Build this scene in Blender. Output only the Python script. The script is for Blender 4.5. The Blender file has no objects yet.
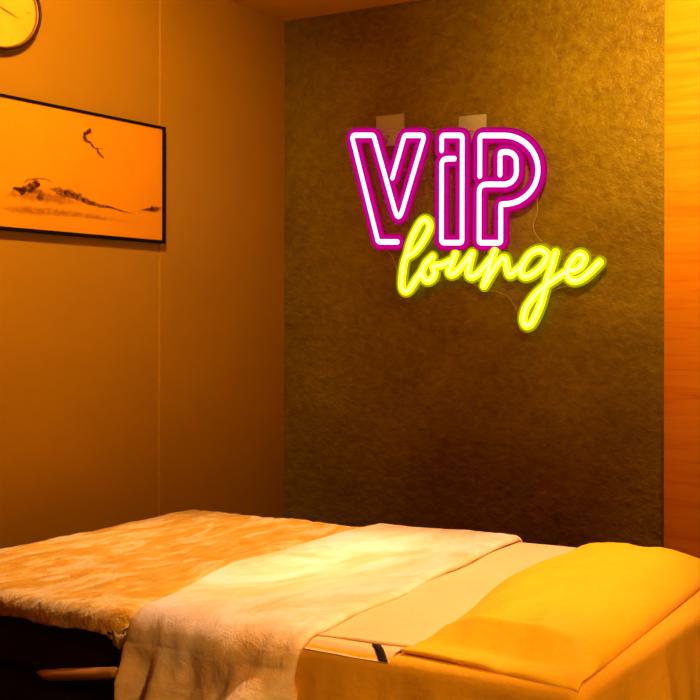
import bpy, bmesh, math, random
from mathutils import Vector, noise
random.seed(7)
PI = math.pi
sc = bpy.context.scene
COL = sc.collection

# ------------------------------------------------------------------ camera
WX, WY, CEIL = -3.152, 3.067, 2.5          # left wall x, back wall y, ceiling height
cd = bpy.data.cameras.new('camera')
cam = bpy.data.objects.new('camera', cd)
COL.objects.link(cam)
cam.location = (0, 0, 1.28)
cam.rotation_euler = (PI / 2, math.radians(-0.12), math.radians(23.397))
cd.sensor_width = 36.0
cd.lens = 36.0 * 1010 / 700
cd.shift_x = -0.5
cd.shift_y = -25 / 700
cd.clip_start = 0.05
sc.camera = cam

# ------------------------------------------------------------------ world, lights, exposure
w = bpy.data.worlds.new('world')
sc.world = w
w.use_nodes = True
w.node_tree.nodes['Background'].inputs[0].default_value = (1.0, 0.26, 0.03, 1)
w.node_tree.nodes['Background'].inputs[1].default_value = 0.10
sc.view_settings.view_transform = 'Standard'
sc.view_settings.look = 'None'
sc.view_settings.exposure = 0.0
sc.view_settings.gamma = 1.0
WARM = (1.0, 0.51, 0.13)


def spot(name, loc, target, power, angle, blend=0.6, size=0.06, color=WARM):
    l = bpy.data.lights.new(name, 'SPOT')
    l.energy = power
    l.spot_size = math.radians(angle)
    l.spot_blend = blend
    l.shadow_soft_size = size
    l.color = color
    o = bpy.data.objects.new(name, l)
    COL.objects.link(o)
    o.location = loc
    o.rotation_euler = (Vector(target) - Vector(loc)).to_track_quat('-Z', 'Y').to_euler()
    return o


SOFT = (1.0, 0.56, 0.26)
spot('downlight_bed', (-1.20, 2.35, 2.46), (-1.38, 1.92, 0.7), 180, 45, 0.75, color=SOFT)
spot('downlight_bed', (-2.10, 2.30, 2.46), (-2.25, 1.92, 0.7), 150, 44, 0.75, color=SOFT)
spot('downlight_wall', (-1.08, 1.95, 2.46), (-1.30, 3.07, 2.24), 170, 92, 1.0)
spot('fill_wood', (-0.55, 2.45, 2.46), (-0.88, 3.05, 0.95), 75, 46, 0.9)  # unseen fill added to lift the lower wood cladding
spot('downlight_wall', (-2.15, 1.60, 2.46), (-3.15, 1.80, 2.00), 96, 122, 1.0)
spot('fill_front', (0.80, 0.35, 2.40), (-1.06, 1.48, 0.60), 270, 31, 0.9, 0.12, (1.0, .45, .08))  # unseen fill added from front right for the near bed's front and end


# ------------------------------------------------------------------ helpers
def tag(o, label=None, cat=None, group=None, kind=None):
    if label: o['label'] = label
    if cat: o['category'] = cat
    if group: o['group'] = group
    if kind: o['kind'] = kind
    return o


def empty(name, loc):
    o = bpy.data.objects.new(name, None)
    COL.objects.link(o)
    o.location = loc
    o.empty_display_size = 0.1
    return o


def world_loc(p):
    v = Vector((0, 0, 0))
    while p is not None:
        v = v + p.location
        p = p.parent
    return v


def obj(name, geo, mat, parent=None, origin=None, smooth=True):
    """geo = (verts, faces[, material indices]) in world coordinates or a bmesh."""
    if isinstance(geo, bmesh.types.BMesh):
        me = bpy.data.meshes.new(name)
        geo.to_mesh(me)
        geo.free()
    else:
        me = bpy.data.meshes.new(name)
        me.from_pydata([tuple(v) for v in geo[0]], [], geo[1])
        if len(geo) > 2:
            for p, mi in zip(me.polygons, geo[2]):
                p.material_index = mi
    mats = mat if isinstance(mat, (list, tuple)) else [mat]
    for m in mats:
        me.materials.append(m)
    o = bpy.data.objects.new(name, me)
    COL.objects.link(o)
    if parent is not None:
        off = world_loc(parent)
        loc = Vector((0, 0, 0))
        if origin is not None:
            loc = Vector(origin) - off
        o.parent = parent
        o.location = loc
        off = off + loc
    else:
        off = Vector(origin) if origin is not None else Vector((0, 0, 0))
        o.location = off
    for v in me.vertices:
        v.co = v.co - off
    if smooth:
        for p in me.polygons:
            p.use_smooth = True
    me.update()
    return o


def box_bm(x0, x1, y0, y1, z0, z1, bevel=0.0, seg=3):
    bm = bmesh.new()
    bmesh.ops.create_cube(bm, size=1)
    for v in bm.verts:
        v.co = Vector((x0 + (v.co.x + .5) * (x1 - x0), y0 + (v.co.y + .5) * (y1 - y0), z0 + (v.co.z + .5) * (z1 - z0)))
    if bevel:
        bmesh.ops.bevel(bm, geom=bm.edges[:], offset=bevel, segments=seg, affect='EDGES', profile=0.5)
    return bm


def grid(nu, nv, fn):
    vs, fs = [], []
    for j in range(nv + 1):
        for i in range(nu + 1):
            vs.append(fn(i / nu, j / nv))
    for j in range(nv):
        for i in range(nu):
            a = j * (nu + 1) + i
            fs.append((a, a + 1, a + nu + 2, a + nu + 1))
    return vs, fs


def solidify(o, t, offset=-1):
    m = o.modifiers.new('thickness', 'SOLIDIFY')
    m.thickness = t
    m.offset = offset
    return o


def sweep(path, rw, rh, seg=12, normal=Vector((0, -1, 0)), flat=0.0, wx=1.0):
    """tube along a 3D path; rw = half width in the wall plane, rh = half depth along normal; rounded caps"""
    path = [Vector(p) for p in path]
    q = [path[0]]
    for p in path[1:]:
        if (p - q[-1]).length > 1e-4:
            q.append(p)
    path = q
    rings = []
    n = len(path)
    def tangent(i):
        a = path[max(i - 1, 0)]
        b = path[min(i + 1, n - 1)]
        return (b - a).normalized()
    def ring(c, t, s):
        side = t.cross(normal).normalized()
        side.x *= wx
        r = []
        for k in range(seg):
            a = 2 * PI * k / seg
            ca, sa = math.cos(a), math.sin(a)
            if flat:
                ca = math.copysign(abs(ca) ** flat, ca)
                sa = math.copysign(abs(sa) ** flat, sa)
            r.append(c + side * (rw * s * ca) + normal * (rh * s * sa))
        return r
    t0, t1 = tangent(0), tangent(n - 1)
    for k in range(4):
        a = PI / 2 * k / 4
        rings.append(ring(path[0] - t0 * rw * math.cos(a), t0, max(math.sin(a), .05)))
    for i in range(n):
        rings.append(ring(path[i], tangent(i), 1))
    for k in range(3, -1, -1):
        a = PI / 2 * k / 4
        rings.append(ring(path[-1] + t1 * rw * math.cos(a), t1, max(math.sin(a), .05)))
    vs = [v for r in rings for v in r]
    fs = []
    for i in range(len(rings) - 1):
        for k in range(seg):
            a, b = i * seg + k, i * seg + (k + 1) % seg
            fs.append((a, b, b + seg, a + seg))
    fs.append(tuple(range(seg))[::-1])
    m = (len(rings) - 1) * seg
    fs.append(tuple(range(m, m + seg)))
    return vs, fs


def merge(*gs):
    vs, fs, ms = [], [], []
    for g in gs:
        o = len(vs)
        vs += list(g[0])
        fs += [tuple(i + o for i in f) for f in g[1]]
        ms += list(g[2]) if len(g) > 2 else [0] * len(g[1])
    return vs, fs, ms


def lathe(profile, seg=64, axis_origin=(0, 0, 0)):
    """profile of (radius, height) revolved about the +x axis (a disc hung on the left wall)"""
    ox, oy, oz = axis_origin
    vs, fs = [], []
    for r, h in profile:
        for k in range(seg):
            a = 2 * PI * k / seg
            vs.append((ox + h, oy + r * math.cos(a), oz + r * math.sin(a)))
    for i in range(len(profile) - 1):
        for k in range(seg):
            a, b = i * seg + k, i * seg + (k + 1) % seg
            fs.append((a, b, b + seg, a + seg))
    return vs, fs


def fbm(x, y, z=0.0, o=4, seed=0.0):
    return noise.fractal(Vector((x + seed, y - seed, z + seed * .37)), 1.0, 2.0, o)


def sm(a, b, x):
    t = min(max((x - a) / (b - a), 0), 1)
    return t * t * (3 - 2 * t)


# ------------------------------------------------------------------ materials
class NT:
    def __init__(s, name):
        s.m = bpy.data.materials.new(name)
        s.m.use_nodes = True
        s.t = s.m.node_tree
        s.b = s.t.nodes['Principled BSDF']
        s.out = s.t.nodes['Material Output']
    def n(s, typ, **kw):
        nd = s.t.nodes.new(typ)
        for k, v in kw.items():
            if k.startswith('_'):
                setattr(nd, k[1:], v)
            else:
                nd.inputs[k.replace('__', ' ')].default_value = v
        return nd
    def l(s, a, b):
        s.t.links.new(a, b)
    def coord(s, scale=(1, 1, 1), rot=(0, 0, 0)):
        tc = s.n('ShaderNodeTexCoord')
        mp = s.n('ShaderNodeMapping')
        mp.inputs['Scale'].default_value = scale
        mp.inputs['Rotation'].default_value = rot
        s.l(tc.outputs['Object'], mp.inputs['Vector'])
        return mp.outputs['Vector']
    def noise(s, vec, scale, detail=4, rough=.55, dist=0.0):
        nd = s.n('ShaderNodeTexNoise', Scale=scale, Detail=detail, Roughness=rough, Distortion=dist)
        s.l(vec, nd.inputs['Vector'])
        return nd.outputs['Fac']
    def ramp(s, fac, stops):
        r = s.n('ShaderNodeValToRGB')
        e = r.color_ramp.elements
        while len(e) < len(stops):
            e.new(.5)
        for el, (p, c) in zip(e, stops):
            el.position = p
            el.color = (*c, 1) if len(c) == 3 else c
        s.l(fac, r.inputs['Fac'])
        return r.outputs['Color']
    def bump(s, h, strength, dist=.01, prev=None):
        b = s.n('ShaderNodeBump', Strength=strength, Distance=dist)
        s.l(h, b.inputs['Height'])
        if prev is not None:
            s.l(prev, b.inputs['Normal'])
        s.l(b.outputs['Normal'], s.b.inputs['Normal'])
        return b.outputs['Normal']
    def base(s, c, rough=.6, spec=.3):
        if hasattr(c, 'node'):
            s.l(c, s.b.inputs['Base Color'])
        else:
            s.b.inputs['Base Color'].default_value = (*c, 1)
        s.b.inputs['Roughness'].default_value = rough
        s.b.inputs['Specular IOR Level'].default_value = spec
        return s.m


def plain(name, c, rough=.6, spec=.3, metal=0.0, var=.08, scale=30):
    m = NT(name)
    f = m.noise(m.coord(), scale, 3)
    col = m.ramp(f, [(.3, tuple(x * (1 - var) for x in c)), (.7, tuple(min(1, x * (1 + var)) for x in c))])
    m.base(col, rough, spec)
    m.b.inputs['Metallic'].default_value = metal
    return m.m


def emit(name, c, strength, c2=None):
    m = NT(name)
    e = m.n('ShaderNodeEmission', Strength=strength)
    f = m.noise(m.coord(), 25, 2)
    col = m.ramp(f, [(.35, c), (.65, c2 or c)])
    m.l(col, e.inputs['Color'])
    m.l(e.outputs['Emission'], m.out.inputs['Surface'])
    return m.m


def fabric(name, c1, c2, patch=3.0, weave=900, bump=.25, rough=.85, sheen=.0, p0=.35, p1=.65, aniso=(1, 1, 1)):
    m = NT(name)
    v = m.coord(aniso)
    f = m.noise(v, patch, 5, .6, .4)
    m.base(m.ramp(f, [(p0, c1), (p1, c2)]), rough, .15)
    vv = m.coord()
    n1 = m.noise(vv, weave, 2)
    b1 = m.bump(n1, bump, .002)
    n2 = m.noise(vv, 14, 4)
    m.bump(n2, .25, .02, b1)
    m.b.inputs['Sheen Weight'].default_value = sheen
    m.b.inputs['Sheen Roughness'].default_value = .5
    return m.m


def plush(name, c1, c2, c3, scale=(1, 1, 1), rot=(0, 0, 0), patch=6.0, st=1.0):
    """brushed pile: patches where the nap lies the other way"""
    m = NT(name)
    v = m.coord(scale, rot)
    f = m.noise(v, patch, 7, .68, 1.6)
    m.base(m.ramp(f, [(.40, c1), (.50, c2), (.57, c3)]), .9, .1)
    vv = m.coord()
    n1 = m.noise(m.coord((1, 1, 1)), 320, 3)
    b1 = m.bump(n1, .5 * st, .004)
    n2 = m.noise(v, patch * 4, 5, .6, 1.0)
    m.bump(n2, .55 * st, .02, b1)
    m.b.inputs['Sheen Weight'].default_value = .25
    return m.m


def wallpaper():
    m = NT('textured_olive_wallpaper')
    v = m.coord((1, 1, 1.35), (0, math.radians(-28), 0))
    big = m.noise(v, 3.0, 3, .5)
    mid = m.noise(v, 26, 4, .6, .15)
    mx = m.n('ShaderNodeMath', _operation='MULTIPLY_ADD')
    m.l(mid, mx.inputs[0]); mx.inputs[1].default_value = .55
    sc_ = m.n('ShaderNodeMath', _operation='MULTIPLY'); m.l(big, sc_.inputs[0]); sc_.inputs[1].default_value = .45
    m.l(sc_.outputs[0], mx.inputs[2])
    col = m.ramp(mx.outputs[0], [(.34, (.20, .135, .002)), (.5, (.27, .205, .003)), (.66, (.35, .28, .005))])
    m.base(col, .40, .45)
    b1 = m.bump(mid, .75, .016)
    fine = m.noise(v, 80, 3, .6, .1)
    m.bump(fine, .35, .006, b1)
    return m.m


def wood():
    m = NT('orange_wood_veneer')
    v = m.coord((.6, 1, 9))
    f = m.noise(v, 3.2, 6, .6, .9)
    g = m.noise(m.coord((2, 1, 60)), 4, 4, .6, .3)
    ad = m.n('ShaderNodeMath', _operation='MULTIPLY_ADD')
    m.l(g, ad.inputs[0]); ad.inputs[1].default_value = .35
    m.l(f, ad.inputs[2])
    m.base(m.ramp(ad.outputs[0], [(.45, (.78, .24, .004)), (.66, (.95, .36, .005)), (.85, (.97, .42, .008))]), .38, .3)
    m.bump(g, .1, .003)
    return m.m


def ink():
    m = NT('brown_ink_wash')
    d = m.n('ShaderNodeAttribute', _attribute_name='dens')
    f = m.noise(m.coord((1, 1, 1)), 70, 5, .7, .6)
    rp = m.ramp(f, [(.36, (0, 0, 0)), (.58, (1, 1, 1))])
    mu = m.n('ShaderNodeMath', _operation='MULTIPLY'); m.l(d.outputs['Fac'], mu.inputs[0]); m.l(rp, mu.inputs[1])
    ad = m.n('ShaderNodeMath', _operation='MULTIPLY_ADD', _use_clamp=True)
    m.l(d.outputs['Fac'], ad.inputs[0]); ad.inputs[1].default_value = .35; m.l(mu.outputs[0], ad.inputs[2])
    m.base((.10, .022, .004), .8, .1)
    m.l(ad.outputs[0], m.b.inputs['Alpha'])
    return m.m


def clear(name, tint, alpha, rough=.08):
    m = NT(name)
    m.base(tint, rough, .5)
    m.b.inputs['Alpha'].default_value = alpha
    f = m.noise(m.coord(), 40, 2)
    m.bump(f, .02, .002)
    return m.m


M = dict(
    wallpaper=wallpaper(), wood=wood(), ink=ink(),
    laminate=plain('brown_wall_laminate', (.50, .265, .003), .55, .25, 0, .05, 3),
    groove=plain('panel_seam', (.60, .33, .01), .4, .4),
    ceiling=plain('ceiling_paint', (.75, .44, .02), .8, .1, 0, .04, 4),
    floor=plain('dark_floor', (.10, .045, .02), .5, .3, 0, .3, 6),
    trim=plain('dark_trim', (.05, .018, .006), .5, .3),
    black=plain('black_frame_lacquer', (.004, .003, .002), .6, .15),
    canvas=fabric('painting_paper', (.93, .37, .003), (.96, .41, .004), 2.5, 500, .1, .8),
    leather=plain('dark_brown_leatherette', (.018, .007, .003), .6, .25),
    rail=plain('tan_padded_leather', (.42, .20, .05), .5, .3),
    steel=plain('dark_steel', (.05, .045, .04), .35, .5, .8),
    sheet=fabric('golden_cotton_sheet', (.84, .46, .02), (.88, .52, .03), 2, 900, .15),
    overlay=fabric('peach_cotton_sheet', (.86, .62, .34), (.90, .68, .40), 2, 900, .15),
    pillow=fabric('yellow_satin_pillowcase', (.92, .56, .004), (.95, .62, .005), 3, 900, .12, .6, .1),
    throw=plush('cream_plush', (.90, .66, .38), (.94, .80, .66), (.96, .88, .88), (1, .6, 1), (0, 0, .5), 3.4, .5),
    fur=plush('caramel_plush', (.78, .43, .02), (.93, .60, .08), (.96, .80, .40), (1.9, .9, 1), (0, 0, .75), 4.6, 1.3),
    tab=plain('black_webbing', (.008, .006, .006), .7, .2),
    clock_rim=plain('dark_mahogany_rim', (.035, .008, .003), .35, .3),
    gold=plain('gilt_bezel', (.35, .16, .02), .4, .4, .3),
    dial=plain('cream_dial', (.97, .60, .03), .6, .2, 0, .06, 12),
    mark=plain('olive_print', (.55, .36, .02), .6, .2),
    pink_core=emit('white_led_core', (1.0, .90, .98), 1.6, (1.0, .93, 1.0)),
    pink=emit('magenta_led_sleeve', (.62, .0, .26), 1.0, (.56, .0, .22)),
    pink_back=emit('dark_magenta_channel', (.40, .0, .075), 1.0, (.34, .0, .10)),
    yel_core=emit('pale_yellow_led_core', (1.0, 1.0, .34), 1.4, (1.0, 1.0, .26)),
    yel=emit('yellow_led_sleeve', (.90, .92, .0), 1.6, (.84, .90, .0)),
    yel_halo=emit('olive_yellow_halo', (.42, .40, .0), 1.0, (.36, .36, .0)),  # dim band behind the script tubes, their soft glow put into its colour
    acrylic=clear('clear_acrylic', (.9, .75, .4), .03),
    acrylic_edge=clear('acrylic_edge', (.95, .75, .35), .40, .3),
    hook=clear('frosted_clear_plastic', (.80, .86, .58), .66, .45),
    wire=plain('copper_wire', (.80, .35, .22), .3, .5, .6),
)

# ------------------------------------------------------------------ sign and painting outlines, metres
LETTERS = {
 'v': [(-2.5754,1.8321),(-2.5216,1.9796),(-2.5203,1.9821),(-2.5186,1.9842),(-2.5164,1.9857),(-2.5138,1.9867),(-2.5107,1.9872),(-2.5072,1.9872),(-2.4456,1.9826),(-2.4397,1.9818),(-2.4353,1.9802),(-2.4322,1.9778),(-2.4306,1.9747),(-2.4303,1.9709),(-2.4315,1.9663),(-2.5276,1.7091),(-2.5338,1.6954),(-2.5399,1.6872),(-2.5460,1.6847),(-2.5521,1.6878),(-2.5582,1.6965),(-2.5642,1.7109),(-2.6624,1.9899),(-2.6637,1.9927),(-2.6655,1.9950),(-2.6677,1.9969),(-2.6704,1.9983),(-2.6736,1.9993),(-2.6773,1.9998),(-2.7526,2.0054),(-2.7587,2.0055),(-2.7633,2.0045),(-2.7665,2.0026),(-2.7684,1.9998),(-2.7688,1.9960),(-2.7679,1.9913),(-2.6459,1.6020),(-2.6447,1.5992),(-2.6430,1.5968),(-2.6407,1.5949),(-2.6380,1.5936),(-2.6348,1.5927),(-2.6310,1.5923),(-2.5513,1.5898)],
 'i': [(-2.3482,1.9202),(-2.3482,1.9643),(-2.3478,1.9677),(-2.3467,1.9704),(-2.3448,1.9724),(-2.3422,1.9737),(-2.3388,1.9744),(-2.3347,1.9744),(-2.2695,1.9695),(-2.2655,1.9689),(-2.2621,1.9678),(-2.2596,1.9661),(-2.2577,1.9638),(-2.2566,1.9610),(-2.2563,1.9576),(-2.2563,1.5889),(-2.2566,1.5856),(-2.2577,1.5829),(-2.2596,1.5808),(-2.2621,1.5794),(-2.2655,1.5786),(-2.2695,1.5784),(-2.3347,1.5805),(-2.3388,1.5810),(-2.3422,1.5820),(-2.3448,1.5836),(-2.3467,1.5858),(-2.3478,1.5886),(-2.3482,1.5920),(-2.3482,1.8668),(-2.3474,1.8737),(-2.3451,1.8793),(-2.3412,1.8835),(-2.3358,1.8863),(-2.3288,1.8878),(-2.3202,1.8878),(-2.2913,1.8860)],
 'p': [(-2.1791,1.8165),(-2.1791,1.9520),(-2.1787,1.9553),(-2.1777,1.9579),(-2.1759,1.9599),(-2.1733,1.9612),(-2.1701,1.9618),(-2.1661,1.9619),(-2.0751,1.9551),(-2.0570,1.9528),(-2.0393,1.9486),(-2.0222,1.9426),(-2.0061,1.9349),(-1.9910,1.9257),(-1.9773,1.9150),(-1.9652,1.9030),(-1.9548,1.8900),(-1.9463,1.8762),(-1.9398,1.8616),(-1.9354,1.8467),(-1.9332,1.8315),(-1.9332,1.8164),(-1.9354,1.8015),(-1.9398,1.7870),(-1.9463,1.7733),(-1.9548,1.7605),(-1.9652,1.7487),(-1.9773,1.7383),(-1.9910,1.7293),(-2.0061,1.7218),(-2.0222,1.7161),(-2.0393,1.7122),(-2.0570,1.7102),(-2.0751,1.7101),(-2.0821,1.7104),(-2.0841,1.7103),(-2.0858,1.7099),(-2.0871,1.7092),(-2.0880,1.7082),(-2.0885,1.7068),(-2.0887,1.7051),(-2.0887,1.5819),(-2.0890,1.5791),(-2.0900,1.5768),(-2.0915,1.5750),(-2.0937,1.5738),(-2.0964,1.5731),(-2.0998,1.5730),(-2.1704,1.5752),(-2.1739,1.5756),(-2.1767,1.5765),(-2.1789,1.5779),(-2.1805,1.5797),(-2.1814,1.5821),(-2.1817,1.5850),(-2.1817,1.7577),(-2.1808,1.7665),(-2.1779,1.7736),(-2.1730,1.7790),(-2.1663,1.7826),(-2.1576,1.7845),(-2.1471,1.7847),(-2.0709,1.7805),(-2.0634,1.7813),(-2.0523,1.7840),(-2.0424,1.7889),(-2.0341,1.7957),(-2.0279,1.8039),(-2.0240,1.8133),(-2.0227,1.8234),(-2.0237,1.8651),(-2.0266,1.8728),(-2.0314,1.8798),(-2.0376,1.8859),(-2.0451,1.8906),(-2.0535,1.8938),(-2.0624,1.8953),(-2.0811,1.8962),(-2.0844,1.8962),(-2.0872,1.8956),(-2.0894,1.8944),(-2.0909,1.8927),(-2.0918,1.8905),(-2.0921,1.8876),(-2.0921,1.8168)],
}
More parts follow.
